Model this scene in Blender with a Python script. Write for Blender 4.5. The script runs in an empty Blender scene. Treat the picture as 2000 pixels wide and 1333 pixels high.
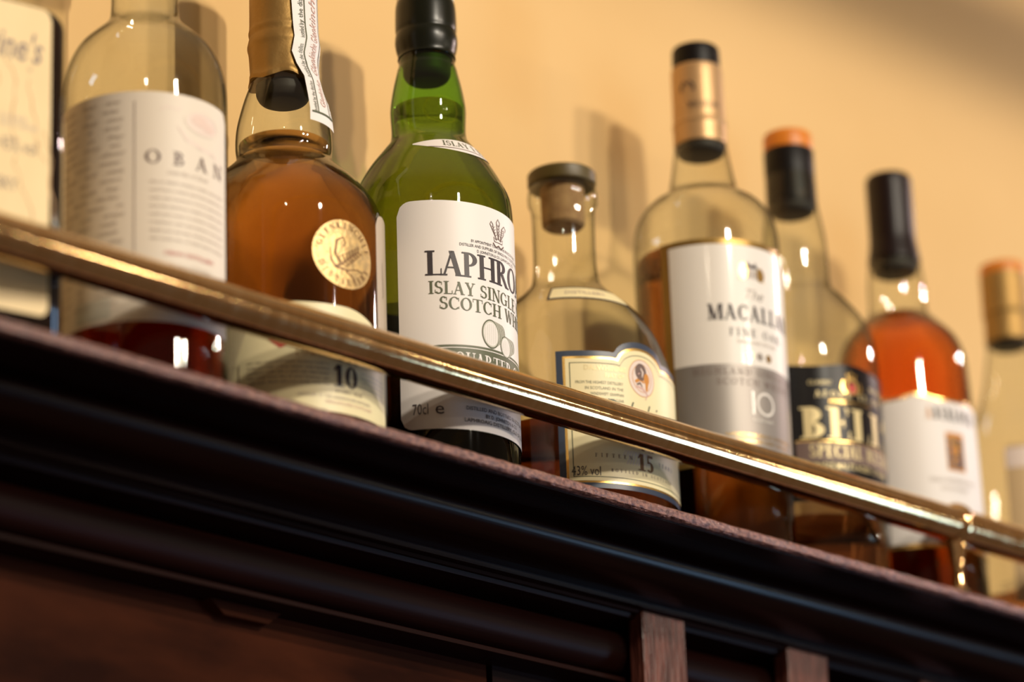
import bpy, bmesh, math, random
from mathutils import Vector, Matrix

random.seed(7)
S = 0.001                      # all builder coordinates are in millimetres
scene = bpy.context.scene
COL = scene.collection

# ------------------------------------------------------------------ camera
FPX, PW = 6900.0, 2000.0
yaw, pitch, roll = math.radians(45.850262), math.radians(20.185474), math.radians(-1.997967)
sy, cy, sp, cp = math.sin(yaw), math.cos(yaw), math.sin(pitch), math.cos(pitch)
fwd = Vector((sy * cp, cy * cp, sp))
rgt = Vector((cy, -sy, 0))
upv = rgt.cross(fwd)
cr, sr = math.cos(roll), math.sin(roll)
r2 = cr * rgt + sr * upv
u2 = -sr * rgt + cr * upv
cam = bpy.data.cameras.new('camera')
cam_ob = bpy.data.objects.new('camera', cam)
COL.objects.link(cam_ob)
cam.sensor_width = 22.3
cam.lens = FPX / PW * 22.3
M3 = Matrix((r2, u2, -fwd)).transposed()
cam_ob.matrix_world = Matrix.Translation(Vector((-1089.76, -1060.55, -500.66)) * S) @ M3.to_4x4()
cam.clip_start = 0.05
cam.dof.use_dof = True
cam.dof.focus_distance = 1.655
cam.dof.aperture_fstop = 2.3
scene.camera = cam_ob

# ------------------------------------------------------------------ world, lamps, exposure
scene.view_settings.view_transform = 'Standard'
scene.view_settings.look = 'None'
scene.view_settings.gamma = 1
scene.view_settings.use_curve_mapping = False
scene.view_settings.exposure = -0.16
scene.cycles.max_bounces = 14
scene.cycles.transmission_bounces = 10
scene.cycles.transparent_max_bounces = 24
scene.cycles.glossy_bounces = 5
scene.cycles.diffuse_bounces = 3
scene.cycles.caustics_reflective = False
scene.cycles.caustics_refractive = False
scene.cycles.sample_clamp_indirect = 6.0

world = bpy.data.worlds.new('room_light')
scene.world = world
world.use_nodes = True
wn, wl = world.node_tree.nodes, world.node_tree.links
tc = wn.new('ShaderNodeTexCoord'); sx = wn.new('ShaderNodeSeparateXYZ'); rp = wn.new('ShaderNodeValToRGB')
mr = wn.new('ShaderNodeMapRange'); mr.inputs[1].default_value = -1; mr.inputs[2].default_value = 1
wl.new(tc.outputs['Generated'], sx.inputs[0]); wl.new(sx.outputs[2], mr.inputs[0]); wl.new(mr.outputs[0], rp.inputs[0])
e = rp.color_ramp.elements
e[0].position = 0.34; e[0].color = (0.045, 0.030, 0.021, 1)
e[1].position = 1.0; e[1].color = (0.22, 0.165, 0.115, 1)
for q, c in ((0.5, (0.095, 0.064, 0.042, 1)), (0.66, (0.050, 0.033, 0.020, 1)), (0.84, (0.10, 0.07, 0.045, 1))):
    rp.color_ramp.elements.new(q).color = c
wl.new(rp.outputs[0], wn['Background'].inputs[0])
wn['Background'].inputs[1].default_value = 2.6


def lamp(name, loc, power, color, size, aim, shape='DISK', size_y=None, spread=180):
    l = bpy.data.lights.new(name, 'AREA')
    l.shape = shape; l.size = size * S; l.energy = power; l.color = color
    if size_y: l.size_y = size_y * S
    l.spread = math.radians(spread)
    o = bpy.data.objects.new(name, l); COL.objects.link(o)
    o.location = Vector(loc) * S
    d = (Vector(aim) - Vector(loc)).normalized()
    o.rotation_euler = d.to_track_quat('-Z', 'Y').to_euler()
    return o


# halogen spots of the bar ceiling and the daylight window across the room
lamp('halogen_spot', (-85, -1100, 650), 10.5, (1.0, 0.90, 0.73), 34, (-100, -150, -150), 'ELLIPSE', 84)
lamp('halogen_spot', (-900, -900, 700), 0.9, (1.0, 0.86, 0.64), 22, (-300, -150, -100))
lamp('halogen_spot', (1550, -200, 660), 3.8, (1.0, 0.76, 0.70), 44, (500, -60, 0))
lamp('fill_lamp', (600, -2400, 925), 17.5, (1.0, 0.86, 0.70), 150, (200, 0, 0))  # added pair of fill lamps to lift the shadows, no known fixture
lamp('fill_lamp', (150, -2900, 1030), 22.0, (1.0, 0.87, 0.70), 150, (100, 0, 0))
for q in (1150, 1750, 2350):
    lamp('wall_lamp', (q, -1900, 270), 1.6, (1.0, 0.85, 0.62), 70, (300, 0, 0))
lamp('daylight_window', (2110, -1750, -690), 26.0, (0.40, 0.66, 1.0), 680, (2110, 0, -690), 'RECTANGLE', 700)



# ------------------------------------------------------------------ mesh helpers
class MB:
    def __init__(self):
        self.v, self.f, self.m = [], [], []

    def add(self, verts, faces, mat=0):
        b = len(self.v)
        self.v += [tuple(q) for q in verts]
        self.f += [tuple(i + b for i in f) for f in faces]
        self.m += [mat] * len(faces)

    def build(self, name, mats, parent=None, smooth=35, loc=None):
        me = bpy.data.meshes.new(name)
        me.from_pydata([(a * S, b * S, c * S) for a, b, c in self.v], [], self.f)
        for m in (mats if isinstance(mats, (list, tuple)) else [mats]):
            me.materials.append(m)
        me.polygons.foreach_set('material_index', self.m)
        if smooth:
            me.polygons.foreach_set('use_smooth', [True] * len(me.polygons))
            me.set_sharp_from_angle(angle=math.radians(smooth))
        me.update()
        o = bpy.data.objects.new(name, me)
        COL.objects.link(o)
        if parent: o.parent = parent
        if loc: o.location = Vector(loc) * S
        return o


def lathe(prof, seg=72, mat=0, mb=None, close=True, c=(0, 0)):
    """surface of revolution about z through c from (r, z) pairs, bottom to top"""
    mb = mb or MB()
    vs, fs = [], []
    n = len(prof)
    for r, z in prof:
        for k in range(seg):
            a = 2 * math.pi * k / seg
            vs.append((c[0] + r * math.cos(a), c[1] + r * math.sin(a), z))
    for i in range(n - 1):
        for k in range(seg):
            k2 = (k + 1) % seg
            fs.append((i * seg + k, i * seg + k2, (i + 1) * seg + k2, (i + 1) * seg + k))
    if close:
        fs.append(tuple(reversed(range(seg))))
        fs.append(tuple((n - 1) * seg + k for k in range(seg)))
    mb.add(vs, fs, mat)
    return mb


def smooth_prof(p, n=4):
    """Catmull-Rom through a profile so shoulders curve"""
    out = []
    for i in range(len(p) - 1):
        p0 = p[max(i - 1, 0)]; p1 = p[i]; p2 = p[i + 1]; p3 = p[min(i + 2, len(p) - 1)]
        big = abs(p2[1] - p1[1]) > 28
        for k in range(n):
            t = k / n
            if big:
                out.append((p1[0] + (p2[0] - p1[0]) * t, p1[1] + (p2[1] - p1[1]) * t)); continue
            q = []
            for a in (0, 1):
                m1 = (p2[a] - p0[a]) / 2; m2 = (p3[a] - p1[a]) / 2
                if abs(p1[1] - p0[1]) > 28: m1 = (p2[a] - p1[a]) * (0.5 if a else 0.2)
                if abs(p3[1] - p2[1]) > 28: m2 = (p2[a] - p1[a]) * (0.5 if a else 0.2)
                q.append((2 * t ** 3 - 3 * t * t + 1) * p1[a] + (t ** 3 - 2 * t * t + t) * m1
                         + (-2 * t ** 3 + 3 * t * t) * p2[a] + (t ** 3 - t * t) * m2)
            out.append(tuple(q))
    out.append(p[-1])
    return out


def rad_at(prof, z):
    for (ra, za), (rb, zb) in zip(prof, prof[1:]):
        if za <= z <= zb and zb > za:
            return ra + (rb - ra) * (z - za) / (zb - za)
    return prof[-1][0] if z > prof[-1][1] else prof[0][0]


def sweep_x(section, x0, x1, mb=None, mat=0, nx=1, wob=0):
    """closed (y, z) section extruded along x"""
    mb = mb or MB()
    n = len(section)
    vs, fs = [], []
    for i in range(nx + 1):
        xx = x0 + (x1 - x0) * i / nx
        for y, z in section:
            vs.append((xx, y + (random.uniform(-wob, wob) if wob else 0), z + (random.uniform(-wob, wob) if wob else 0)))
    for i in range(nx):
        for k in range(n):
            k2 = (k + 1) % n
            fs.append((i * n + k, (i + 1) * n + k, (i + 1) * n + k2, i * n + k2))
    fs.append(tuple(range(n))); fs.append(tuple(reversed(range(nx * n, nx * n + n))))
    mb.add(vs, fs, mat)
    return mb


def box(mb, x0, x1, y0, y1, z0, z1, mat=0, bev=0.0):
    if bev:
        b = bev
        sec = [(x0 + b, y0), (x1 - b, y0), (x1, y0 + b), (x1, y1 - b), (x1 - b, y1), (x0 + b, y1), (x0, y1 - b), (x0, y0 + b)]
    else:
        sec = [(x0, y0), (x1, y0), (x1, y1), (x0, y1)]
    n = len(sec)
    vs = [(a, c, z0) for a, c in sec] + [(a, c, z1) for a, c in sec]
    fs = [(k, (k + 1) % n, n + (k + 1) % n, n + k) for k in range(n)]
    fs += [tuple(reversed(range(n))), tuple(range(n, 2 * n))]
    mb.add(vs, fs, mat)
    return mb


def empty(name, loc, label, cat, group=None, rz=0):
    o = bpy.data.objects.new(name, None)
    COL.objects.link(o)
    o.location = Vector(loc) * S
    o.rotation_euler = (0, 0, rz)
    o.empty_display_size = 0.02
    o['label'] = label; o['category'] = cat
    if group: o['group'] = group
    return o


# ------------------------------------------------------------------ materials
def mat(name):
    m = bpy.data.materials.new(name)
    m.use_nodes = True
    m.node_tree.nodes.clear()
    nt = m.node_tree
    out = nt.nodes.new('ShaderNodeOutputMaterial')
    return m, nt.nodes, nt.links, out


def principled(name, color, rough=0.5, metal=0.0, spec=0.5, noise=None, bump=None, coat=0.0, col2=None, rough2=None):
    """noise = (scale xyz, detail): mixes color with col2; bump = (scale xyz, strength)"""
    m, n, l, out = mat(name)
    b = n.new('ShaderNodeBsdfPrincipled')
    b.inputs['Base Color'].default_value = (*color, 1)
    b.inputs['Roughness'].default_value = rough
    b.inputs['Metallic'].default_value = metal
    b.inputs['Specular IOR Level'].default_value = spec
    b.inputs['Coat Weight'].default_value = coat
    b.inputs['Coat Roughness'].default_value = 0.08
    l.new(b.outputs[0], out.inputs[0])
    if noise or bump:
        t = n.new('ShaderNodeTexCoord')

    def ntex(sc, det):
        mp = n.new('ShaderNodeMapping'); mp.inputs['Scale'].default_value = sc
        nz = n.new('ShaderNodeTexNoise'); nz.inputs['Scale'].default_value = 1; nz.inputs['Detail'].default_value = det
        l.new(t.outputs['Object'], mp.inputs[0]); l.new(mp.outputs[0], nz.inputs[0])
        return nz
    if noise:
        nz = ntex(noise[0], noise[1])
        r = n.new('ShaderNodeValToRGB')
        r.color_ramp.elements[0].position = 0.36; r.color_ramp.elements[0].color = (*color, 1)
        r.color_ramp.elements[1].position = 0.66; r.color_ramp.elements[1].color = (*(col2 or color), 1)
        l.new(nz.outputs[0], r.inputs[0]); l.new(r.outputs[0], b.inputs['Base Color'])
        if rough2 is not None:
            rm = n.new('ShaderNodeMapRange'); rm.inputs[1].default_value = 0.35; rm.inputs[2].default_value = 0.65
            rm.inputs[3].default_value = rough; rm.inputs[4].default_value = rough2
            l.new(nz.outputs[0], rm.inputs[0]); l.new(rm.outputs[0], b.inputs['Roughness'])
    if bump:
        nb = ntex(bump[0], 4)
        bp = n.new('ShaderNodeBump'); bp.inputs['Strength'].default_value = bump[1]; bp.inputs['Distance'].default_value = 0.001
        l.new(nb.outputs[0], bp.inputs['Height']); l.new(bp.outputs[0], b.inputs['Normal'])
    return m


def thin_glass(name, face, edge, knee=0.62):
    """thin bottle wall: tinted transparency, darker where the wall is seen edge-on, and a clean reflection"""
    m, n, l, out = mat(name)
    lw = n.new('ShaderNodeLayerWeight'); lw.inputs['Blend'].default_value = 0.5
    r = n.new('ShaderNodeValToRGB')
    el = r.color_ramp.elements
    el[0].position = 0.0; el[0].color = (*face, 1)
    el[1].position = 1.0; el[1].color = (*edge, 1)
    for pos, q in ((knee, 0.05), (knee + 0.17, 0.24), (knee + 0.30, 0.62), (knee + 0.44, 0.92)):
        k = el.new(pos); k.color = (*[f * (1 - q) + g * q for f, g in zip(face, edge)], 1)
    tr = n.new('ShaderNodeBsdfTransparent'); gl = n.new('ShaderNodeBsdfGlossy')
    gl.inputs['Roughness'].default_value = 0.03
    fr = n.new('ShaderNodeFresnel'); fr.inputs[0].default_value = 1.5
    geo = n.new('ShaderNodeNewGeometry'); mx = n.new('ShaderNodeMixShader')
    # same Fresnel on both sides of the wall
    inv = n.new('ShaderNodeMath'); inv.operation = 'SUBTRACT'; inv.inputs[0].default_value = 1.5
    mi = n.new('ShaderNodeMath'); mi.operation = 'MULTIPLY'; mi.inputs[1].default_value = 1.5 - 1 / 1.5
    l.new(geo.outputs['Backfacing'], mi.inputs[0]); l.new(mi.outputs[0], inv.inputs[1]); l.new(inv.outputs[0], fr.inputs[0])
    l.new(lw.outputs['Facing'], r.inputs[0]); l.new(r.outputs[0], tr.inputs[0])
    l.new(fr.outputs[0], mx.inputs[0]); l.new(tr.outputs[0], mx.inputs[1]); l.new(gl.outputs[0], mx.inputs[2])
    l.new(mx.outputs[0], out.inputs[0])
    return m


def whisky(name, color, density):
    m, n, l, out = mat(name)
    g = n.new('ShaderNodeBsdfRefraction'); g.inputs['IOR'].default_value = 1.36; g.inputs['Roughness'].default_value = 0.0
    gl = n.new('ShaderNodeBsdfGlossy'); gl.inputs['Roughness'].default_value = 0.02
    fr = n.new('ShaderNodeFresnel'); fr.inputs[0].default_value = 1.12
    tr = n.new('ShaderNodeBsdfTransparent')
    ms = n.new('ShaderNodeMixShader'); ms.inputs[0].default_value = 0.35
    l.new(g.outputs[0], ms.inputs[1]); l.new(tr.outputs[0], ms.inputs[2])
    mx = n.new('ShaderNodeMixShader')
    l.new(fr.outputs[0], mx.inputs[0]); l.new(ms.outputs[0], mx.inputs[1]); l.new(gl.outputs[0], mx.inputs[2])
    l.new(mx.outputs[0], out.inputs[0])
    va = n.new('ShaderNodeVolumeAbsorption'); va.inputs[0].default_value = (*color, 1); va.inputs[1].default_value = density
    l.new(va.outputs[0], out.inputs[1])
    return m


M = {}
M['wall'] = principled('wall_paint', (0.79, 0.515, 0.225), 0.85, spec=0.15, noise=((6, 6, 6), 3), col2=(0.83, 0.55, 0.25), bump=((160, 160, 160), 0.08))
M['wood'] = principled('mahogany', (0.006, 0.0014, 0.0009), 0.27, spec=0.10, noise=((4, 90, 90), 5), col2=(0.016, 0.004, 0.0025), bump=((6, 300, 300), 0.15), rough2=0.34)
M['wood_dull'] = principled('mahogany_matt', (0.006, 0.0013, 0.0008), 0.45, spec=0.07, noise=((4, 90, 90), 5), col2=(0.014, 0.003, 0.002), bump=((6, 300, 300), 0.12))
M['panel'] = principled('mahogany_panel', (0.016, 0.0032, 0.0009), 0.5, spec=0.04, noise=((9, 40, 30), 6), col2=(0.058, 0.0135, 0.0042), bump=((8, 200, 200), 0.1))
M['worn'] = principled('worn_edge', (0.07, 0.022, 0.019), 0.30, spec=0.7, noise=((330, 500, 500), 4), col2=(0.30, 0.14, 0.11), bump=((520, 700, 700), 0.9))
M['post'] = principled('post_wood', (0.05, 0.010, 0.0075), 0.32, spec=0.5, noise=((620, 300, 40), 5), col2=(0.20, 0.065, 0.048), bump=((900, 500, 60), 0.9))
M['brass'] = principled('polished_brass', (0.75, 0.49, 0.23), 0.06, 1.0, noise=((260, 60, 60), 4), col2=(0.81, 0.57, 0.31), rough2=0.12, bump=((700, 90, 90), 0.03))
M['clear'] = thin_glass('clear_glass', (0.925, 0.935, 0.875), (0.08, 0.08, 0.05), 0.47)
M['green'] = thin_glass('green_glass', (0.39, 0.65, 0.18), (0.02, 0.05, 0.01), 0.5)
M['dark'] = principled('brown_black_glass', (0.012, 0.006, 0.004), 0.06, spec=0.6)
M['paper'] = principled('white_paper', (0.86, 0.81, 0.78), 0.45, spec=0.35)
M['paper_cream'] = principled('cream_paper', (0.88, 0.77, 0.46), 0.4, spec=0.4)
M['paper_old'] = principled('aged_paper', (0.80, 0.71, 0.60), 0.5, spec=0.3)
M['paper_gloss'] = principled('coated_paper', (0.84, 0.79, 0.73), 0.4, spec=0.4, coat=0.2)
M['paper_tan'] = principled('tan_paper', (0.60, 0.42, 0.22), 0.45, spec=0.4)
M['side_paper'] = principled('grey_paper', (0.42, 0.33, 0.22), 0.45)
M['marble'] = principled('marbled_paper', (0.80, 0.58, 0.27), 0.5, noise=((26, 26, 11), 6), col2=(0.88, 0.66, 0.33))
M['vein'] = principled('marble_vein', (0.50, 0.26, 0.07), 0.5)
M['ink'] = principled('dark_ink', (0.035, 0.025, 0.03), 0.5)
M['ink_brown'] = principled('brown_ink', (0.16, 0.10, 0.085), 0.5)
M['ink_pale'] = principled('pale_ink', (0.48, 0.40, 0.34), 0.5)
M['ink_green'] = principled('green_grey_ink', (0.10, 0.11, 0.06), 0.5)
M['ink_red'] = principled('red_ink', (0.52, 0.05, 0.04), 0.5)
M['ink_rose'] = principled('rose_ink', (0.66, 0.42, 0.36), 0.5)
M['ink_pink'] = principled('blush_tint', (0.80, 0.66, 0.58), 0.5)
M['ink_blush'] = principled('pale_rose_tint', (0.78, 0.60, 0.52), 0.5)
M['ink_grey'] = principled('grey_tint', (0.62, 0.60, 0.52), 0.5)
M['ink_orange'] = principled('orange_ink', (0.62, 0.25, 0.04), 0.5)
M['blue'] = principled('navy_foil', (0.035, 0.05, 0.085), 0.35)
M['gold'] = principled('gold_foil', (0.80, 0.52, 0.16), 0.26, 0.9)
M['gold_mat'] = principled('matt_gold', (0.40, 0.245, 0.08), 0.52, 0.75, bump=((260, 260, 260), 0.25))
M['gold_dim'] = principled('gold_dim_reflection', (0.30, 0.18, 0.045), 0.35, 0.6)  # gold border, the dark it mirrors put into the base colour
M['rose_gold'] = principled('satin_gold', (0.55, 0.34, 0.16), 0.42, 0.5)
M['gold_seal'] = principled('gold_seal', (0.74, 0.50, 0.20), 0.42, 0.45, noise=((330, 330, 330), 5), col2=(0.48, 0.33, 0.15), bump=((420, 420, 420), 0.5))
M['seal_ink'] = principled('seal_engraving', (0.20, 0.085, 0.02), 0.5)
M['silver'] = principled('silver_foil', (0.29, 0.262, 0.24), 0.45, 0.5)
M['cream_gold'] = principled('pale_gold_foil', (0.70, 0.57, 0.30), 0.42, 0.35)
M['black_label'] = principled('black_label', (0.006, 0.0045, 0.005), 0.30, spec=0.2)
M['black_cap'] = principled('black_capsule', (0.005, 0.0035, 0.0035), 0.42, spec=0.22)
M['brown_cap'] = principled('dark_brown_capsule', (0.010, 0.0035, 0.0035), 0.36, spec=0.3)
M['green_cap'] = principled('green_black_capsule', (0.005, 0.0065, 0.0025), 0.30, spec=0.35)
M['orange'] = principled('orange_capsule', (0.72, 0.22, 0.018), 0.4)
M['stopper'] = principled('dark_stopper', (0.018, 0.013, 0.008), 0.6)
M['cork'] = principled('cork', (0.42, 0.25, 0.11), 0.8, noise=((200, 200, 200), 4), col2=(0.30, 0.16, 0.07))
M['cork_cap'] = principled('olive_cap', (0.085, 0.058, 0.012), 0.45)
M['amber'] = whisky('amber_whisky', (0.90, 0.57, 0.0), 36)
M['red_amber'] = whisky('red_amber_whisky', (0.80, 0.30, 0.0), 80)
M['orange_w'] = whisky('orange_whisky', (1.0, 0.53, 0.0), 54)
M['straw'] = whisky('straw_whisky', (0.97, 0.42, 0.05), 18)
M['brown_w'] = whisky('brown_whisky', (0.76, 0.47, 0.05), 55)

# ------------------------------------------------------------------ lettering (own serif capitals + Blender's built-in letters)
TK, TN = 0.175, 0.06


def _arc(cx, cy, rx, ry, a0, a1, wx, wy, n=14):
    q = []
    for i in range(n):
        t0 = math.radians(a0 + (a1 - a0) * i / n); t1 = math.radians(a0 + (a1 - a0) * (i + 1) / n)
        o = lambda t: (cx + rx * math.cos(t), cy + ry * math.sin(t))
        k = lambda t: (cx + (rx - wx) * math.cos(t), cy + (ry - wy) * math.sin(t))
        q.append([k(t0), o(t0), o(t1), k(t1)])
    return q


def _r(x0, x1, y0, y1): return [[(x0, y0), (x1, y0), (x1, y1), (x0, y1)]]
def _d(x0, y0, x1, y1, w): return [[(x0 - w / 2, y0), (x0 + w / 2, y0), (x1 + w / 2, y1), (x1 - w / 2, y1)]]


def glyph(ch, T=TK, t=TN):
    st = lambda x, w=None: _r(x, x + (w or T), 0, 1)
    sf = lambda x0, x1, y: _r(x0, x1, y, y + t)
    top = 1 - t
    if ch == 'A': return _d(.07, 0, .40, 1, t * 1.3) + _d(.66, 0, .38, 1, T * 1.05) + _r(.17, .56, .30, .30 + t) + sf(-.04, .20, 0) + sf(.52, .84, 0), .82
    if ch == 'B': return st(.1) + _arc(.26, .75, .33, .25, -90, 90, T, t) + _arc(.26, .27, .40, .27, -90, 90, T, t) + sf(0, .3, 0) + sf(0, .3, top), .72
    if ch == 'C': return _arc(.43, .5, .43, .5, 42, 318, T, t) + _r(.72, .76, .66, .94) + _r(.72, .76, .08, .26), .82
    if ch == 'D': return st(.1) + _arc(.25, .5, .56, .5, -90, 90, T, t) + sf(0, .3, 0) + sf(0, .3, top), .86
    if ch == 'E': return st(.1) + _r(.1, .62, top, 1) + _r(.1, .50, .49, .49 + t) + _r(.1, .66, 0, t) + _r(.58, .62, .76, 1) + _r(.62, .66, 0, .26) + _r(.46, .50, .38, .64) + sf(0, .3, 0) + sf(0, .3, top), .70
    if ch == 'F': return st(.1) + _r(.1, .60, top, 1) + _r(.1, .48, .48, .48 + t) + _r(.56, .60, .74, 1) + sf(0, .36, 0) + sf(0, .3, top), .64
    if ch == 'G': return _arc(.43, .5, .43, .5, 42, 318, T, t) + _r(.66, .66 + T * .9, .05, .42) + sf(.56, .92, .42) + _r(.72, .76, .66, .94), .92
    if ch == 'H': return st(.1) + st(.66) + _r(.2, .7, .48, .48 + t) + sf(0, .38, 0) + sf(0, .38, top) + sf(.56, .94, 0) + sf(.56, .94, top), .94
    if ch == 'I': return st(.1) + sf(0, .38, 0) + sf(0, .38, top), .38
    if ch == 'J': return _r(.2, .2 + T, .2, 1) + _arc(.12, .2, .255, .25, -150, 0, T, t) + sf(.1, .48, top), .48
    if ch == 'K': return st(.1) + _d(.26, .38, .70, 1, t * 1.4) + _d(.74, 0, .40, .58, T * 1.05) + sf(0, .38, 0) + sf(0, .38, top) + sf(.56, .92, 0) + sf(.54, .84, top), .88
    if ch == 'L': return st(.1) + _r(.1, .64, 0, t) + _r(.60, .64, 0, .28) + sf(0, .38, top) + sf(0, .2, 0), .68
    if ch == 'M': return _r(.1, .1 + t * 1.2, 0, 1) + _d(.16, 1, .48, 0, T) + _d(.82, 1, .50, 0, t * 1.3) + _r(.80, .80 + T, 0, 1) + sf(0, .28, 0) + sf(0, .2, top) + sf(.70, 1.07, 0) + sf(.86, 1.07, top), 1.08
    if ch == 'N': return _r(.1, .1 + t * 1.2, 0, 1) + _d(.13, 1, .72, 0, T) + _r(.70, .70 + t * 1.2, 0, 1) + sf(0, .28, 0) + sf(0, .2, top) + sf(.60, .88, top), .88
    if ch == 'O': return _arc(.44, .5, .44, .5, 0, 360, T, t, 24), .90
    if ch == 'P': return st(.1) + _arc(.26, .72, .40, .28, -90, 90, T, t) + sf(0, .38, 0) + sf(0, .3, top), .70
    if ch == 'Q': return _arc(.44, .5, .44, .5, 0, 360, T, t, 24) + _d(.5, .12, .86, -.2, T * .8), .90
    if ch == 'R': return st(.1) + _arc(.26, .74, .38, .26, -90, 90, T, t) + _d(.74, 0, .38, .5, T * 1.05) + sf(0, .38, 0) + sf(0, .3, top) + sf(.66, .90, 0), .84
    if ch == 'S': return _arc(.30, .735, .265, .265, 35, 270, T * .85, t * 1.4) + _arc(.30, .275, .30, .275, -150, 90, T * .85, t * 1.4) + _r(.5, .54, .70, .95) + _r(.03, .07, .06, .32), .62
    if ch == 'T': return st(.32) + _r(.0, .82, top, 1) + _r(.0, .04, .72, 1) + _r(.78, .82, .72, 1) + sf(.2, .62, 0), .82
    if ch == 'U': return _r(.1, .1 + T, .3, 1) + _r(.70, .70 + t * 1.2, .3, 1) + _arc(.437, .3, .337, .3, 180, 360, T * .6, t) + sf(0, .38, top) + sf(.6, .88, top), .88
    if ch == 'V': return _d(.40, 0, .14, 1, T) + _d(.42, 0, .72, 1, t * 1.3) + sf(0, .32, top) + sf(.58, .86, top), .84
    if ch == 'W': return _d(.36, 0, .14, 1, T) + _d(.38, 0, .60, 1, t * 1.3) + _d(.82, 0, .58, 1, T) + _d(.84, 0, 1.06, 1, t * 1.3) + sf(0, .32, top) + sf(.94, 1.2, top), 1.18
    if ch == 'X': return _d(.68, 0, .16, 1, T) + _d(.12, 0, .66, 1, t * 1.3) + sf(0, .26, 0) + sf(.52, .84, 0) + sf(0, .32, top) + sf(.52, .78, top), .82
    if ch == 'Y': return _d(.42, .45, .14, 1, T) + _d(.44, .45, .70, 1, t * 1.3) + _r(.34, .34 + T, 0, .5) + sf(.22, .62, 0) + sf(0, .32, top) + sf(.56, .82, top), .80
    if ch == 'Z': return _d(.14, 0, .58, 1, T) + _r(.06, .66, top, 1) + _r(.04, .68, 0, t), .72
    if ch == '0': return _arc(.34, .5, .34, .5, 0, 360, T * 1.05, t, 22), .72
    if ch == '1': return _r(.2, .2 + T * 1.1, 0, 1) + _d(.07, .72, .24, 1, t * 1.6) + sf(.04, .56, 0), .58
    if ch == '5': return _r(.1, .52, 1 - t * 2.4, 1) + _r(.1, .1 + t * 1.3, .5, 1) + _arc(.27, .3, .30, .31, -140, 130, T, t * 1.2), .64
    if ch == "'": return _d(.10, .62, .16, 1, T * .8), .28
    return [], .34


def serif(txt, h, track=0.06, wide=1.0, bold=1.0):
    """polygons in mm, origin at left baseline; returns polys, width"""
    x, out = 0.0, []
    for ch in txt:
        polys, w = glyph(ch, TK * bold, TN * (0.6 + 0.4 * bold))
        for p in polys:
            out.append([((x + a * wide) * h, b * h) for a, b in p])
        x += w * wide + track
    return out, (x - track) * h


_fc = {}


def plain(txt, h, shear=0.0, wide=1.0, bold=0.0):
    """small print in Blender's built-in letters, returns (verts, faces, width)"""
    cu = bpy.data.curves.new('letters', 'FONT')
    cu.body = txt; cu.size = h * 1.35; cu.resolution_u = 2; cu.shear = shear; cu.offset = bold
    ob = bpy.data.objects.new('letters', cu)
    me = ob.to_mesh()
    vs = [(v.co.x * wide, v.co.y) for v in me.vertices]
    fs = [tuple(p.vertices) for p in me.polygons]
    ob.to_mesh_clear()
    bpy.data.objects.remove(ob); bpy.data.curves.remove(cu)
    w = max([v[0] for v in vs], default=0)
    return vs, fs, w


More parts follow.
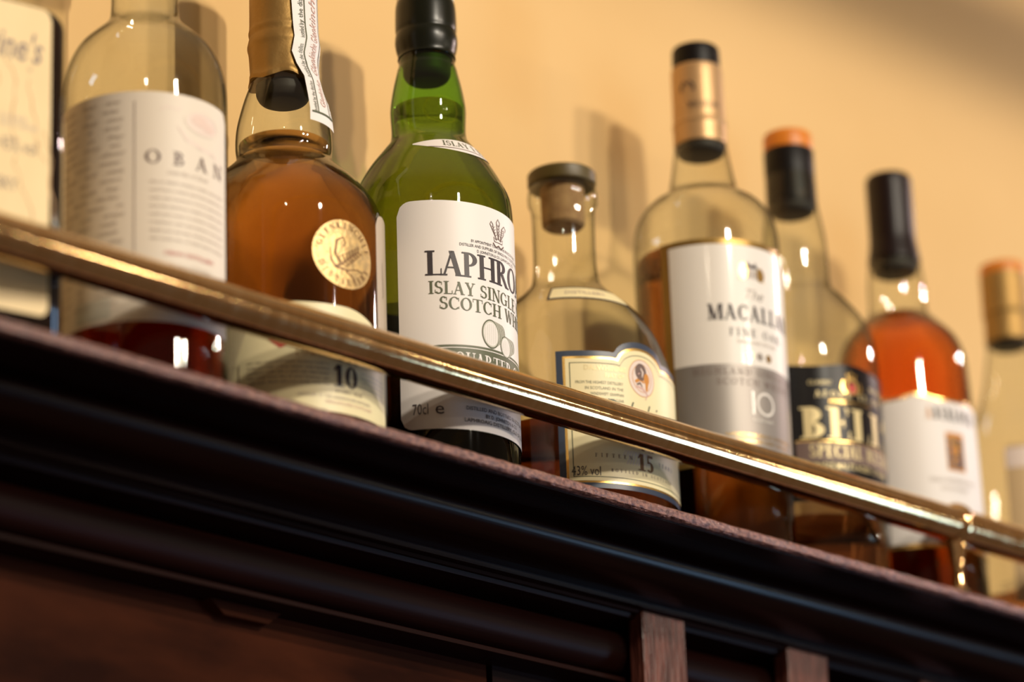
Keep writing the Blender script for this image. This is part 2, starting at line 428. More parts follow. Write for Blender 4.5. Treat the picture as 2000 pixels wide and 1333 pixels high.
class Label:
    """paper and print on a surface of revolution; phi in degrees from -Y, z in mm"""
    def __init__(self, R):
        self.R = R if callable(R) else (lambda z, r=R: r)
        self.mb = MB(); self.mats = []

    def mi(self, m):
        if M[m] not in self.mats: self.mats.append(M[m])
        return self.mats.index(M[m])

    def P(self, phi, z, off):
        r = self.R(z) + off; a = math.radians(phi)
        return (r * math.sin(a), -r * math.cos(a), z)

    def patch(self, p0, p1, lo, hi, m, off=0.25, n=48, nz=1):
        lo_ = lo if callable(lo) else (lambda p: lo); hi_ = hi if callable(hi) else (lambda p: hi)
        vs, fs = [], []
        for i in range(n + 1):
            p = p0 + (p1 - p0) * i / n
            a, b = lo_(p), hi_(p)
            for k in range(nz + 1):
                vs.append(self.P(p, a + (b - a) * k / nz, off))
        for i in range(n):
            for k in range(nz):
                q = i * (nz + 1) + k
                fs.append((q, q + nz + 1, q + nz + 2, q + 1))
        self.mb.add(vs, fs, self.mi(m))
        return self

    def polys(self, ps, phi, z, m, off=0.45, center=True, w=0, bend=0.0, rot=0.0):
        x0 = -w / 2 if center else 0
        r0 = self.R(z); c, s = math.cos(math.radians(rot)), math.sin(math.radians(rot))
        k = self.mi(m)
        for p in ps:
            vs = []
            for a, b in p:
                a += x0
                a, b = a * c - b * s, a * s + b * c
                vs.append(self.P(phi + math.degrees(a / r0), z + b + bend * a * a, off))
            self.mb.add(vs, [tuple(range(len(vs)))], k)
        return self

    def serif(self, txt, phi, z, h, m='ink', center=True, **kw):
        off = kw.pop('off', 0.45); bend = kw.pop('bend', 0.0)
        ps, w = serif(txt, h, **kw)
        return self.polys(ps, phi, z, m, off, center, w, bend)

    def plain(self, txt, phi, z, h, m='ink', center=True, shear=0.0, wide=1.0, off=0.45, width=None, bold=0.0, rot=0.0, bend=0.0):
        vs, fs, w = plain(txt, h, shear, wide, bold)
        if not vs: return self
        f = (width / w) if width else 1.0
        x0 = -w * f / 2 if center else 0
        r0 = self.R(z); c, s = math.cos(math.radians(rot)), math.sin(math.radians(rot))
        o = []
        for a, b in vs:
            a = a * f + x0
            a, b = a * c - b * s, a * s + b * c
            o.append(self.P(phi + math.degrees(a / r0), z + b + bend * a * a, off))
        self.mb.add(o, fs, self.mi(m))
        return self

    def disc(self, phi, z, rx, ry, m, off=0.4, r_in=0.0, n=36):
        r0 = self.R(z); vs, fs = [], []
        for i in range(n):
            t = 2 * math.pi * i / n
            for q in ((r_in,) if r_in else (0.0,)) + (0.5 + r_in / 2, 1.0):
                vs.append(self.P(phi + math.degrees(rx * q * math.cos(t) / r0), z + ry * q * math.sin(t), off))
        for i in range(n):
            j = (i + 1) % n
            for k in range(2):
                fs.append((i * 3 + k, i * 3 + k + 1, j * 3 + k + 1, j * 3 + k))
        self.mb.add(vs, fs, self.mi(m))
        return self

    def ringtext(self, txt, phi, z, r, h, m, a0, a1, off=0.5):
        r0 = self.R(z)
        for i, ch in enumerate(txt):
            t = math.radians(a0 + (a1 - a0) * (i + .5) / len(txt))
            ps, w = serif(ch, h)
            self.polys([[(a - w / 2 , b) for a, b in p] for p in ps],
                       phi + math.degrees(r * math.cos(t) / r0), z + r * math.sin(t), m, off, False, 0, 0.0, math.degrees(t) - 90)
        return self

    def stroke(self, pts, w, m, phi=0, z=0, off=0.45):
        """poly-line in mm about (phi, z); w is a width or a list of widths"""
        r0 = self.R(z); k = self.mi(m); vs = []
        for i, (a, b) in enumerate(pts):
            a0, b0 = pts[max(i - 1, 0)]; a1, b1 = pts[min(i + 1, len(pts) - 1)]
            L = math.hypot(a1 - a0, b1 - b0) or 1
            ww = (w[i] if isinstance(w, (list, tuple)) else w) / 2
            nx, ny = -(b1 - b0) / L * ww, (a1 - a0) / L * ww
            for s in (1, -1):
                vs.append(self.P(phi + math.degrees((a + s * nx) / r0), z + b + s * ny, off))
        self.mb.add(vs, [(2 * i, 2 * i + 1, 2 * i + 3, 2 * i + 2) for i in range(len(pts) - 1)], k)
        return self

    def build(self, name, parent):
        return self.mb.build(name, self.mats, parent, smooth=60)


def rounded(p0, p1, z, r_deg, r_mm, sign):
    """top (sign 1) or bottom (-1) edge with rounded corners"""
    def f(p):
        d = min(p - p0, p1 - p)
        if d >= r_deg: return z
        q = 1 - max(d, 0) / r_deg
        return z - sign * r_mm * (1 - math.sqrt(max(0, 1 - q * q)))
    return f


def dashes(L, phi0, phi1, z, h, m, seed, gap=' ', off=0.45, shear=0.0):
    """a line of small words"""
    rnd = random.Random(seed)
    syl = ['distil', 'the', 'and', 'malt', 'whisky', 'of', 'in', 'bay', 'west', 'sea', 'from', 'stone', 'cask', 'a', 'town', 'harbour', 'old', 'was', 'water', 'made', 'isle']
    r0 = L.R(z); tot = math.radians(phi1 - phi0) * r0
    txt = ''
    while len(txt) < tot / (h * 0.72): txt += rnd.choice(syl) + gap
    L.plain(txt[:int(tot / (h * 0.72))].strip(), phi0, z, h, m, center=False, width=tot, off=off, shear=shear)


# ------------------------------------------------------------------ setting: wall, unseen beam added to shade the upper wall
def struct(o): o['kind'] = 'structure'; return o


struct(box(MB(), -1400, 2400, 123, 150, -400, 1000).build('wall_back', M['wall'], smooth=0))
struct(box(MB(), -2200, 2600, -640, -600, 551, 600).build('shade_beam_1', M['wall'], smooth=0))

# ------------------------------------------------------------------ bar-back cabinet
cab = empty('bar_cabinet', (0, 0, -5), 'dark mahogany back-bar cabinet whose top shelf carries the whisky bottles', 'cabinet')
LZ = 5   # children are in world mm: shift them by the parent's height
XL, XR = -620, 900


def part(mb, name, m, parent=cab, smooth=35):
    o = mb.build(name, m, parent, smooth)
    o.location = (0, 0, LZ * S)
    return o


sec = [(6, 0), (122.5, 0), (122.5, -5), (6, -5)]
part(sweep_x(sec, XL, XR), 'shelf_board', M['wood'])
sec = [(6, 0), (6, -5.2), (1.2, -5.2), (0.2, -4.4), (0, -2.6), (0.2, -0.8), (1.0, 0)]
o = part(sweep_x(sec, XL, XR, nx=420, wob=0.18), 'shelf_edge', M['worn'])
o['label'] = 'worn reddish front edge'
# ovolo cornice under the lip
sec = [(122.5, -5), (4, -5), (4, -6), (36, -6.4)]
for i in range(0, 17):
    t = math.radians(-26 + 114 * i / 16)
    sec.append((58 - 25 * math.cos(t), -12.5 - 12.8 * math.sin(t)))
sec += [(59, -25.5), (59, -28.2), (63, -28.6), (64, -30), (122.5, -30)]
part(sweep_x(sec, XL, XR), 'cornice', M['wood'])
# half-round moulding and its ledge
sec = [(122.5, -30), (66, -30), (67, -32), (76, -33), (80, -34)]
for i in range(0, 15):
    t = math.radians(80 + 200 * i / 14)
    sec.append((86 + 12.5 * math.cos(t), -46.5 + 12 * math.sin(t)))
sec += [(86, -59.3), (77, -59.6), (76, -60.2), (76, -62.2), (78, -62.8), (122.5, -62.8)]
part(sweep_x(sec, XL, XR), 'half_round_moulding', M['wood_dull'])
# door panel below
pm = MB()
sweep_x([(94, -62.8), (122.5, -62.8), (122.5, -420), (94, -420)], XL, 74, pm)
part(pm, 'door_panel', M['panel'])
pm = MB()
sweep_x([(92, -62.8), (122.5, -62.8), (122.5, -420), (92, -420)], 76, XR, pm)
part(pm, 'side_panel', M['wood_dull'])
# small wooden catch under the ledge of the door
pm = MB()
vs = [(-104, 88, -62.8), (-62, 88, -62.8), (-70, 88, -69), (-96, 88, -69), (-104, 94, -62.8), (-62, 94, -62.8), (-70, 94, -69), (-96, 94, -69)]
pm.add(vs, [(0, 3, 2, 1), (4, 5, 6, 7), (0, 4, 7, 3), (3, 7, 6, 2), (2, 6, 5, 1)])
part(pm, 'catch_block', M['panel'], smooth=0)
for k in range(5):
    x0 = 151.5 + 109.5 * k
    pm = MB(); box(pm, x0, x0 + 31.5, 62, 72, -420, -29, 0, 0.8)
    part(pm, 'post', M['post'], smooth=20)

# ------------------------------------------------------------------ brass gallery rail
RY, RZ, RR = 5.0, 37.0, 9.4
rail = empty('gallery_rail', (334, RY, 0), 'round polished brass gallery rail along the front of the bottle shelf', 'rail')
mb = MB()
n = 40
vs, fs = [], []
for xx in (-640, 900):
    for k in range(n):
        a = 2 * math.pi * k / n
        vs.append((xx - 334, RR * math.cos(a), RZ + RR * math.sin(a)))
for k in range(n):
    fs.append((k, n + k, n + (k + 1) % n, (k + 1) % n))
fs += [tuple(range(n)), tuple(reversed(range(n, 2 * n)))]
mb.add(vs, fs)
mb.build('tube', M['brass'], rail)
# ring of the support, round the tube
mb = MB(); vs, fs = [], []
pr = []
for i in range(13):
    t = math.pi * i / 12
    pr.append((-4.8 * math.cos(t), RR - 0.4 + 2.8 * math.sin(t)))
for xo, r in pr:
    for k in range(n):
        a = 2 * math.pi * k / n
        vs.append((xo, r * math.cos(a), RZ + r * math.sin(a)))
for i in range(12):
    for k in range(n):
        fs.append((i * n + k, (i + 1) * n + k, (i + 1) * n + (k + 1) % n, i * n + (k + 1) % n))
mb.add(vs, fs)
ring_mb = mb
prof = smooth_prof([(6.2, 0.0), (5.4, 1.0), (3.4, 2.6), (3.0, 8.0), (3.0, 12), (3.6, 18), (4.5, 23), (5.2, 27.5), (4.8, 30)], 3)
post = lathe(prof, 28).build('support_post', M['brass'], rail)
ring_mb.build('support_ring', M['brass'], post)

# ------------------------------------------------------------------ bottles
GROUP = None


def bottle(x, y, label, prof, glass, level=None, whisky_mat=None, wall=1.6, name='whisky_bottle', top=True, cat='bottle'):
    root = empty(name, (x, y, 0), label, cat)
    pr = smooth_prof(prof)
    # bottom with a shallow punt, open mouth at the top
    g = MB()
    r0 = pr[0][0]
    lathe([(0.01, 4.0), (r0 * 0.55, 3.0), (r0 * 0.8, 0.9), (r0 - 1.5, 0.0)] + [(r, z + 0.0) for r, z in pr], 80, 0, g, close=False)
    gb = g.build('glass_body', M[glass], root, smooth=80)
    if level:
        li = []
        base = 5.5
        for r, z in pr:
            if z <= base: continue
            if z >= level: break
            li.append((r - wall, z))
        rl = rad_at(pr, level) - wall
        li = [(r0 * 0.6, base - 0.6), (li[0][0] - 1.5, base)] + li + [(rl, level - 0.4), (rl - 0.7, level), (rl * 0.5, level - 0.25)]
        lathe(li, 80).build('whisky', M[whisky_mat], root, smooth=80)
    return root, pr


def turned(root, name, prof, m, seg=56, smooth=35, ribs=0, n=3, sm=True):
    p = smooth_prof(prof, n) if sm else prof
    o = lathe(p, seg)
    if ribs:
        o.v = [(a * (1 + (ribs if (i % seg) % 2 else 0)), b * (1 + (ribs if (i % seg) % 2 else 0)), c) for i, (a, b, c) in enumerate(o.v)]
    return o.build(name, M[m], root, smooth)


# ---- 1: clear bottle, old paper label with handwriting
root, pr = bottle(-170.3, 54.5, 'clear whisky bottle with a cream label of handwritten lines, beside the dark square bottle',
                  [(34, 0), (36, 2.5), (36.5, 7), (36.6, 136), (36.3, 150), (34.7, 160), (30.6, 169.5), (25.4, 175.5), (19.4, 181.2), (16.6, 184.8), (15.3, 189), (15.0, 197), (14.6, 240), (14.6, 262)],
                  'clear', 62, 'red_amber')
L = Label(36.7)
top = rounded(-140, 33, 135.5, 7, 4.5, 1)
L.patch(-140, 33, 29, top, 'paper_old', n=60)
for i in range(24):
    z = 130 - i * 4.05
    r_ = random.Random(100 + i)
    dashes(L, -112 + r_.uniform(0, 5), -52 + r_.uniform(-6, 1), z, 2.3, 'ink_pale', 100 + i, '    ', shear=.4)
L.patch(-46.6, -45.6, 40, 131, 'ink_pale', 0.4, 2)
# faint seal with a sweep below it
L.disc(4, 124, 10, 5.6, 'ink_pink', 0.35)
L.disc(4, 124, 10, 5.6, 'paper_old', 0.4, 0.9)
L.disc(1, 125, 4.2, 2.6, 'ink_blush', 0.42)
L.disc(9, 123, 3.4, 2.0, 'ink_blush', 0.42)
L.stroke([(-12, 5), (-9, 7), (-4, 6), (-2, 8)], .8, 'ink_pink', -10, 122, .4)
L.stroke([(-13, -4), (-9, -9), (-2, -11.5), (6, -12.5), (14, -16)], [.6, 1.6, 1.8, 1.4, .6], 'ink_pink', 4, 124)
for ch, ph in zip('OBAN', (-33.7, -15.6, 2.6, 19.5)):
    L.serif(ch, ph, 101.6, 6.4, 'ink_brown', wide=1.2)
L.plain('Little Bay of Caves', -8, 97.2, 1.9, 'ink_pale', shear=0.4, width=21)
for i in range(8):
    dashes(L, -36, 25, 92.5 - i * 3.75, 1.5, 'ink_pale', 200 + i)
L.plain('OBAN DISTILLERY', -6, 59.6, 2.0, 'ink_red', width=26)
L.plain('Product of Scotland', -6, 54.5, 1.7, 'ink_pale', shear=.3, width=22)
dashes(L, -30, 18, 49.5, 1.4, 'ink_pale', 333)
L.patch(-90, -62, 31, 40, 'ink_grey', 0.38, 12)
L.build('front_label', root)
turned(root, 'cap', [(16, 246), (16.4, 248), (16.4, 288), (15.4, 290)], 'black_cap')

# ---- 2: squat amber bottle with gold capsule and tax strip
root, pr = bottle(-79.2, 63.7, 'squat bottle of amber whisky with a round gold seal, gold capsule and paper strip',
                  [(42, 0), (44.8, 3), (45.6, 8), (45.7, 104), (45.2, 112), (42.4, 121.8), (34.6, 132.4), (26, 140.8), (23, 144.4), (22.1, 147.3), (22.5, 152), (22.4, 158), (21.4, 165), (18.5, 176), (15.6, 184.5), (14.6, 190), (14.4, 258)],
                  'clear', 154, 'amber')
L = Label(45.8)


def gtop(p):
    return 59.6 - (max(0, p + 8) / 38) ** 2 * 12 - (max(0, -60 - p) / 60) * 2


L.patch(-135, 31, 9, gtop, 'paper_cream', n=60)
L.plain('Glenkinchie', -14, 44, 9.0, 'ink_red', shear=0.35, width=46)
L.stroke([(-5, 2), (0, -1.2), (5, 0)], [1.5, 2.6, 1.2], 'ink_red', -45, 40)
L.serif('LOWLAND MALT', -14, 34.2, 2.8, 'gold_mat', track=.3)
for i in range(5):
    dashes(L, -64, -18, 30.6 - i * 2.35, 1.35, 'ink_brown', 400 + i)
    dashes(L, 4, 28, 29.5 - i * 2.2, 1.1, 'ink_pale', 420 + i)
L.serif('10', -7, 21.2, 10.2, 'ink', wide=.95, bold=1.15)
L.serif('YEARS OLD', -5, 18.2, 1.7, 'ink_brown', track=.25)
L.plain('DISTILLED AT THE GLENKINCHIE DISTILLERY', -12, 15.3, 1.5, 'ink_pale', width=38)
L.plain('PENCAITLAND SCOTLAND', -4, 12.8, 1.4, 'ink_rose', width=26)
for i in range(9):
    L.stroke([(-1 + i * .9, 26), (1.5 + i * .9, 14), (-3 + i * .9, 2), (-6 + i * .9, -12), (-3 + i * .9, -22)], .22, 'ink_pale', -76, 32, 0.4)
L.stroke([(0, 5), (0, -8)], .4, 'ink_brown', -69, 26)
L.build('front_label', root)
L = Label(45.8)
L.disc(-6, 85, 16.6, 16.4, 'gold_seal', 0.3)
L.ringtext('GLENKINCHIE', -6, 85, 12.2, 3.0, 'seal_ink', 170, 10)
for ch, t in zip('DISTILLERY', range(10)):
    a = math.radians(198 + 144 * (t + .5) / 10)
    ps, w = serif(ch, 3.0)
    L.polys([[(q - w / 2, b) for q, b in p] for p in ps], -6 + math.degrees(15 * math.cos(a) / 45.8), 85 + 15 * math.sin(a), 'seal_ink', .5, False, 0, 0, math.degrees(a) + 90)
# engraved leaf
for s in range(7):
    t = s / 6
    x0, y0 = -2 + 9 * t, -4 + 7.5 * t
    L.stroke([(x0, y0), (x0 - 1.4 + 2 * t, y0 + 3), (x0 + .8, y0 + 5 - 3 * t)], [.7, .55, .3], 'seal_ink', -6, 84)
    L.stroke([(x0, y0), (x0 + 2.6, y0 - .8), (x0 + 4.4 - 2 * t, y0 + .6)], [.7, .55, .3], 'seal_ink', -6, 84)
L.stroke([(-6, -6), (-2, -4), (3, .5), (8, 4)], [1.1, .9, .7, .3], 'seal_ink', -6, 84)
L.stroke([(-3, -4.6), (-5.5, 1), (-4.5, 7), (-1.5, 9), (0, 6.5), (-2.5, 3)], [.5, 1.1, 1.2, 1.0, .7, .3], 'seal_ink', -6, 84)
L.stroke([(-8, 3), (-7.5, -3), (-5, -6), (1, -6.5), (7, -5), (10, -6)], [.4, 1.0, 1.2, .8, .6, .3], 'seal_ink', -6, 84)
L.stroke([(0, -7), (4, -9.5), (6, -12)], [.8, .6, .3], 'seal_ink', -6, 84)
L.build('gold_seal', root)
L = Label(45.7)
L.patch(22, 96, 56, rounded(22, 96, 113, 12, 7, 1), 'side_paper', n=30, off=.3)
L.stroke([(0, 8), (.6, -8), (-1.2, -10)], [.4, .6, .3], 'ink_brown', 31, 82)
L.build('side_label', root)
cap = turned(root, 'capsule', [(16.0, 184.6), (16.3, 186.5), (15.5, 189.5), (15.8, 196), (16.1, 200.5), (16.7, 203.5), (16.2, 206.5), (15.7, 208.5), (16.1, 211), (15.7, 213.5), (15.6, 220), (15.6, 262), (14.6, 263.5)], 'gold_mat')
# torn, creased lower hem of the capsule
for v in cap.data.vertices:
    a = math.atan2(v.co.y, v.co.x)
    if v.co.z < 0.201:
        w = (0.201 - v.co.z) / 0.017
        v.co.x *= 1 + 0.03 * w * math.sin(a * 9 + 1); v.co.y *= 1 + 0.03 * w * math.sin(a * 9 + 1)
        v.co.z += 0.0012 * w * math.sin(a * 5)
turned(root, 'stopper', [(8, 175.6), (10.8, 176.6), (12.2, 178.6), (12.8, 181), (12.8, 188)], 'stopper')
# paper strip: rows of (phi left, phi right, z left, z right, radius)
rows = [(-27, 62, 262, 262, 16.4), (-27, 60, 240, 240, 16.4), (-27, 58, 222, 222, 16.6), (-25, 56, 210, 211, 16.9), (-23.5, 56, 203, 204, 17.6), (-25, 54, 200, 200, 17.4),
        (-27.5, 52, 195.5, 195, 16.9), (-20, 50, 189.5, 187, 17.0), (-10, 46, 183, 180, 18.6), (-9, 43, 178, 177, 19.6), (-8.5, 38, 171, 173.5, 21.2), (-10, 33, 165, 165, 23.3), (-11.7, 30, 158.6, 157.2, 24.4)]


def strip_pt(u, v):
    """u across 0..1, v along 0..1"""
    t = v * (len(rows) - 1); i = min(int(t), len(rows) - 2); f = t - i
    a, b = rows[i], rows[i + 1]
    q = [a[k] + (b[k] - a[k]) * f for k in range(5)]
    ph = math.radians(q[0] + (q[1] - q[0]) * u); z = q[2] + (q[3] - q[2]) * u
    r = q[4] + 0.5 * math.sin(u * math.pi) * (1 if v > .55 else .3)
    return r, ph, z


mb = MB(); nu, nv = 8, 48
vs = []
for j in range(nv + 1):
    for i in range(nu + 1):
        r, ph, z = strip_pt(i / nu, j / nv); vs.append((r * math.sin(ph), -r * math.cos(ph), z))
mb.add(vs, [(j * (nu + 1) + i, (j + 1) * (nu + 1) + i, (j + 1) * (nu + 1) + i + 1, j * (nu + 1) + i + 1) for j in range(nv) for i in range(nu)], 0)


def strip_print(vsfs, u0, v0, du, dv, m):
    """text running up the strip: text x -> -v, text y -> -u"""
    vs, fs, w = vsfs
    o = []
    for a, b in vs:
        r, ph, z = strip_pt(min(max(u0 - b * du, .02), .98), min(max(v0 - a * dv, 0.001), .999))
        r += .25; o.append((r * math.sin(ph), -r * math.cos(ph), z))
    mb.add(o, fs, m)


for v0 in (.36, .62, .89, .14):
    strip_print(plain('Glenkinchie', 5.2, .3, 1), .58, v0, .042, .0072, 1)
for v0 in (.34, .66, .93):
    strip_print(plain('bottled by the distillers', 2.2, 0, 1), .22, v0, .05, .0085, 2)
    strip_print(plain('the finest old whisky', 2.2, 0, 1), .90, v0, .05, .0095, 2)
for u in (.26, .72):
    o = []
    for j in range(41):
        for d in (-.012, .012):
            r, ph, z = strip_pt(u + d, j / 40 * .93); r += .25; o.append((r * math.sin(ph), -r * math.cos(ph), z))
    mb.add(o, [(2 * j, 2 * j + 1, 2 * j + 3, 2 * j + 2) for j in range(40)], 2)
o = []
for i in range(9):
    for d in (0, .012):
        r, ph, z = strip_pt(.06 + .88 * i / 8, .93 + d); r += .25; o.append((r * math.sin(ph), -r * math.cos(ph), z))
mb.add(o, [(2 * i, 2 * i + 1, 2 * i + 3, 2 * i + 2) for i in range(8)], 2)
mb.build('paper_strip', [M['paper'], M['ink_rose'], M['ink_green']], root, smooth=60)

# ---- 3: green bottle
root, pr = bottle(8.8, 57.1, 'green glass whisky bottle with a large white label and dark green capsule',
                  [(36, 0), (38.4, 3), (39, 8), (39.2, 136), (38.4, 145), (35.8, 152), (29.8, 163), (23, 172.2), (19.2, 177.4), (18.1, 181.5), (18.0, 186), (18.3, 192), (18.2, 197), (16.8, 206), (14.6, 216), (13.6, 222), (13.6, 250)],
                  'green', 196, 'straw')
L = Label(39.3)
a0, a1 = -68.5, 84
L.patch(a0, a1, rounded(a0, a1, 19.5, 9, 6, -1), rounded(a0, a1, 132.5, 10, 7, 1), 'paper', n=64)
C0 = 8
L.serif('LAPHROAIG', C0 + 2, 94.6, 12.4, 'ink', track=-.02, wide=.96, bold=1.12)
L.serif('ISLAY SINGLE MALT', C0 + 2, 85.4, 6.4, 'ink_green', track=.06, wide=.98)
L.serif('SCOTCH WHISKY', C0 + 2, 77.8, 6.4, 'ink_green', track=.06, wide=1.0)
L.plain('BY APPOINTMENT TO H.R.H. THE PRINCE OF WALES', C0, 112.6, 1.5, 'ink', width=34)
L.plain('DISTILLER AND SUPPLIER OF SINGLE MALT SCOTCH WHISKY', C0, 110.2, 1.5, 'ink', width=46)
L.plain('D. JOHNSTON & CO. (LAPHROAIG) LTD', C0, 107.8, 1.5, 'ink', width=28)
# three plumes over a coronet and ribbon
for s, dx, hh in ((-1, -4.2, 8.2), (0, 0, 10.5), (1, 4.2, 8.2)):
    L.stroke([(dx * .35, 0), (dx * .8 - .8, hh * .5), (dx - 1.2 + s * .3, hh * .82), (dx + s * .7, hh), (dx + 1.3 + s * .8, hh * .84), (dx + 1.0 + s * .5, hh * .66)], [.5, .42, .42, .45, .4, .25], 'ink_brown', C0, 117.5)
    L.stroke([(dx * .4, 0), (dx * .9 + .6, hh * .45), (dx + .6, hh * .75)], [.4, .35, .25], 'ink_brown', C0, 117.5)
    for q in range(4):
        L.stroke([(dx * (.45 + q * .12), hh * (.2 + q * .15)), (dx * (.45 + q * .12) - 1.1, hh * (.3 + q * .15))], .22, 'ink_brown', C0, 117.5)
        L.stroke([(dx * (.45 + q * .12), hh * (.2 + q * .15)), (dx * (.45 + q * .12) + 1.1, hh * (.3 + q * .15))], .22, 'ink_brown', C0, 117.5)
L.stroke([(-3, 0), (-3.4, 2.2), (-1.6, 1), (0, 2.6), (1.6, 1), (3.4, 2.2), (3, 0), (-3, 0)], .4, 'ink_brown', C0, 116)
L.stroke([(-4, -.5), (-2, -2.4), (0, -1.2), (2, -2.4), (4, -.5)], .7, 'ink_brown', C0, 115.6)
# curved band with QUARTER CASK
band_hi = lambda p: 61.2 - ((p - C0) / 60) ** 2 * 1.5
band_lo = lambda p: 45.5 - ((p - C0) / 60) ** 2 * 1.5
L.patch(-45, 61, band_lo, band_hi, 'ink_green', .35, 40)
L.patch(-44, 60, lambda p: band_hi(p) - 1.6, lambda p: band_hi(p) - 1.2, 'paper', .4, 40)
L.serif('QUARTER CASK', C0 + 1, 50.2, 7.0, 'paper', track=.05, wide=.78)
# two casks standing on the band
for ph, z, rx, ry in ((-2.5, 68.5, 5.4, 7.2), (12.5, 64.5, 4.2, 5.4)):
    for q in range(9):                      # hatched staves running back from the head
        f = 1 - .05 * q
        L.disc(ph + q * 1.25, z + .25 * q, rx * f, ry * f, 'ink_green' if q % 2 == 0 else 'ink_grey', .39 - .012 * q)
    L.disc(ph, z, rx, ry, 'ink_green', .40)
    L.disc(ph, z, rx * .90, ry * .90, 'ink_grey', .44)
    L.disc(ph, z, rx * .80, ry * .80, 'paper', .48)
    for q in range(7):
        xx = (q - 3) * rx * .22; hh = ry * .7 * math.sqrt(max(0, 1 - (xx / rx / .8) ** 2))
        L.stroke([(xx, -hh), (xx + .3, hh)], .22, 'ink_grey', ph, z, .52)
L.plain('The most richly flavoured of all Scotch whiskies', C0, 36.3, 2.3, 'ink', shear=.3, width=52)
L.plain('70cl', -60.5, 26.6, 5.6, 'ink', center=False, wide=.62)
L.plain('e', -45.5, 26.6, 6.4, 'ink', center=False, wide=1.15)
L.plain('DISTILLED AND BOTTLED IN SCOTLAND', C0, 29.2, 1.9, 'ink', width=44, bold=.02)
L.plain('BY D. JOHNSTON & CO.', C0, 26.3, 1.9, 'ink', width=24, bold=.02)
L.plain('LAPHROAIG DISTILLERY, ISLE OF ISLAY', C0, 23.4, 1.9, 'ink', width=46, bold=.02)
L.build('front_label', root)
L = Label(39.2)
L.patch(100, 262, 14, rounded(100, 262, 104, 10, 6, 1), 'black_label', n=50, off=.25)
L.build('back_label', root)
L = Label(lambda z: rad_at(pr, z))
NK = -6
top = lambda p: 170.6 - ((p - NK) / 56) ** 2 * 3.6
bot = lambda p: 162.2 + ((p - NK) / 56) ** 2 * 4.4
L.patch(NK - 55, NK + 55, bot, top, 'paper', .3, 40, 6)
L.serif('ISLAY 1815', NK + 2, 165.6, 3.6, 'ink_green', wide=1.1, track=.1)
L.patch(NK - 40, NK + 40, lambda p: 164.0, lambda p: 164.4, 'ink_brown', .45, 30)
L.build('neck_label', root)
turned(root, 'capsule', [(14.2, 222.4), (14.0, 224), (14.8, 227.5), (15.3, 231), (15.1, 234), (14.7, 236), (15.0, 238.5), (14.9, 246), (14.6, 250.5), (14.0, 253)], 'green_cap')
turned(root, 'paper_seal', [(13.9, 251.5), (14.1, 253), (14.0, 266), (13.0, 267.5)], 'paper')
turned(root, 'stopper', [(6.5, 210.5), (9.6, 211.4), (11.2, 213.4), (11.7, 216), (11.7, 223)], 'stopper')

# ---- 4: wide clear bottle with cork and blue-edged label
root, pr = bottle(114.4, 69.5, 'squat almost empty clear bottle with a cork and cream label edged in navy',
                  [(47.5, 0), (50.3, 3), (51.0, 8), (51.2, 68), (50.5, 81), (47.9, 91.5), (43.4, 103.6), (36.2, 115.0), (28.0, 123.2), (21.6, 129.0), (17.7, 134), (16.2, 140), (15.7, 150), (15.8, 165), (16.3, 175), (17.4, 178), (17.7, 182), (17.2, 185.5), (16.4, 187.2), (14.5, 187.6)],
                  'clear', 50, 'brown_w')
L = Label(51.2)
cn = -4


def arch(z, half, w, rise):
    def f(p):
        d = abs(p - cn)
        if d < w: return z - 1.2 + (rise + 1.2) * math.sqrt(max(0, 1 - (d / w) ** 2))
        return z - max(0, (w + 2.5 - d)) * .25
    return f


L.patch(cn - 50, cn + 50, 12, arch(81.5, 50, 17.5, 7.2), 'blue', .25, 70)
L.patch(cn - 46.4, cn + 46.4, 14.6, arch(78.6, 46, 16.2, 7.0), 'gold', .35, 70)
L.patch(cn - 45.0, cn + 45.0, 15.6, arch(77.4, 45, 15.4, 6.9), 'paper_cream', .42, 70)
for f_hi in (arch(75.4, 43, 14.2, 6.6),):
    L.patch(cn - 42.8, cn + 42.8, lambda p: f_hi(p) - .38, f_hi, 'ink_green', .5, 70)
for ph in (cn - 42.9, cn + 42.5):
    L.patch(ph, ph + .5, 17.5, 75.4, 'ink_green', .5, 2)
L.patch(cn - 42.8, cn + 42.8, 17.4, 17.8, 'ink_green', .5, 40)
L.plain('DALWHINNIE', -27, 71.6, 2.7, 'cream_gold', width=22, off=.55, bold=.03)
L.plain('PART OF', -22, 68.2, 2.2, 'cream_gold', width=10, off=.55, bold=.03)
for i, (p0, t) in enumerate(((-44, 'FROM THE HIGHEST DISTILLERY'), (-39, 'IN SCOTLAND IN THE'), (-36, 'WINDSWEPT GRAMPIAN'), (-37, 'MOUNTAINS PURE CLEAR'))):
    L.plain(t, p0, 64.6 - i * 2.9, 1.6, 'ink_green', center=False, width=math.radians(-17 - p0) * 51.2, off=.5)
L.disc(cn, 70.5, 8.4, 9.6, 'ink_pink', .48)
L.disc(cn, 70.5, 8.4, 9.6, 'ink_orange', .5, .965)
L.disc(cn, 70.5, 6.2, 7.2, 'ink_orange', .5, .96)
L.disc(cn - .8, 73.6, 3.6, 4.4, 'ink_brown', .53)
L.stroke([(-.6, 2.2), (.8, .4), (.2, -2.4)], [.5, 1.1, .5], 'ink_pink', cn - .3, 73.4, .56)
L.stroke([(-2.4, -1.2), (-1.2, -.4)], .5, 'ink_rose', cn - .3, 73.4, .56)
L.disc(cn + 3.2, 70.5, 1.9, 3.0, 'ink_orange', .54)
L.stroke([(-3.6, -4.2), (-1.6, -3.2), (-.2, -5)], [.9, 1.3, .6], 'ink_brown', cn, 71, .55)
L.stroke([(-4.5, 68 - 70.5), (-1.5, 70 - 70.5), (1, 68.4 - 70.5)], [1.4, 2.2, 1.0], 'ink_orange', cn, 70.5, .53)
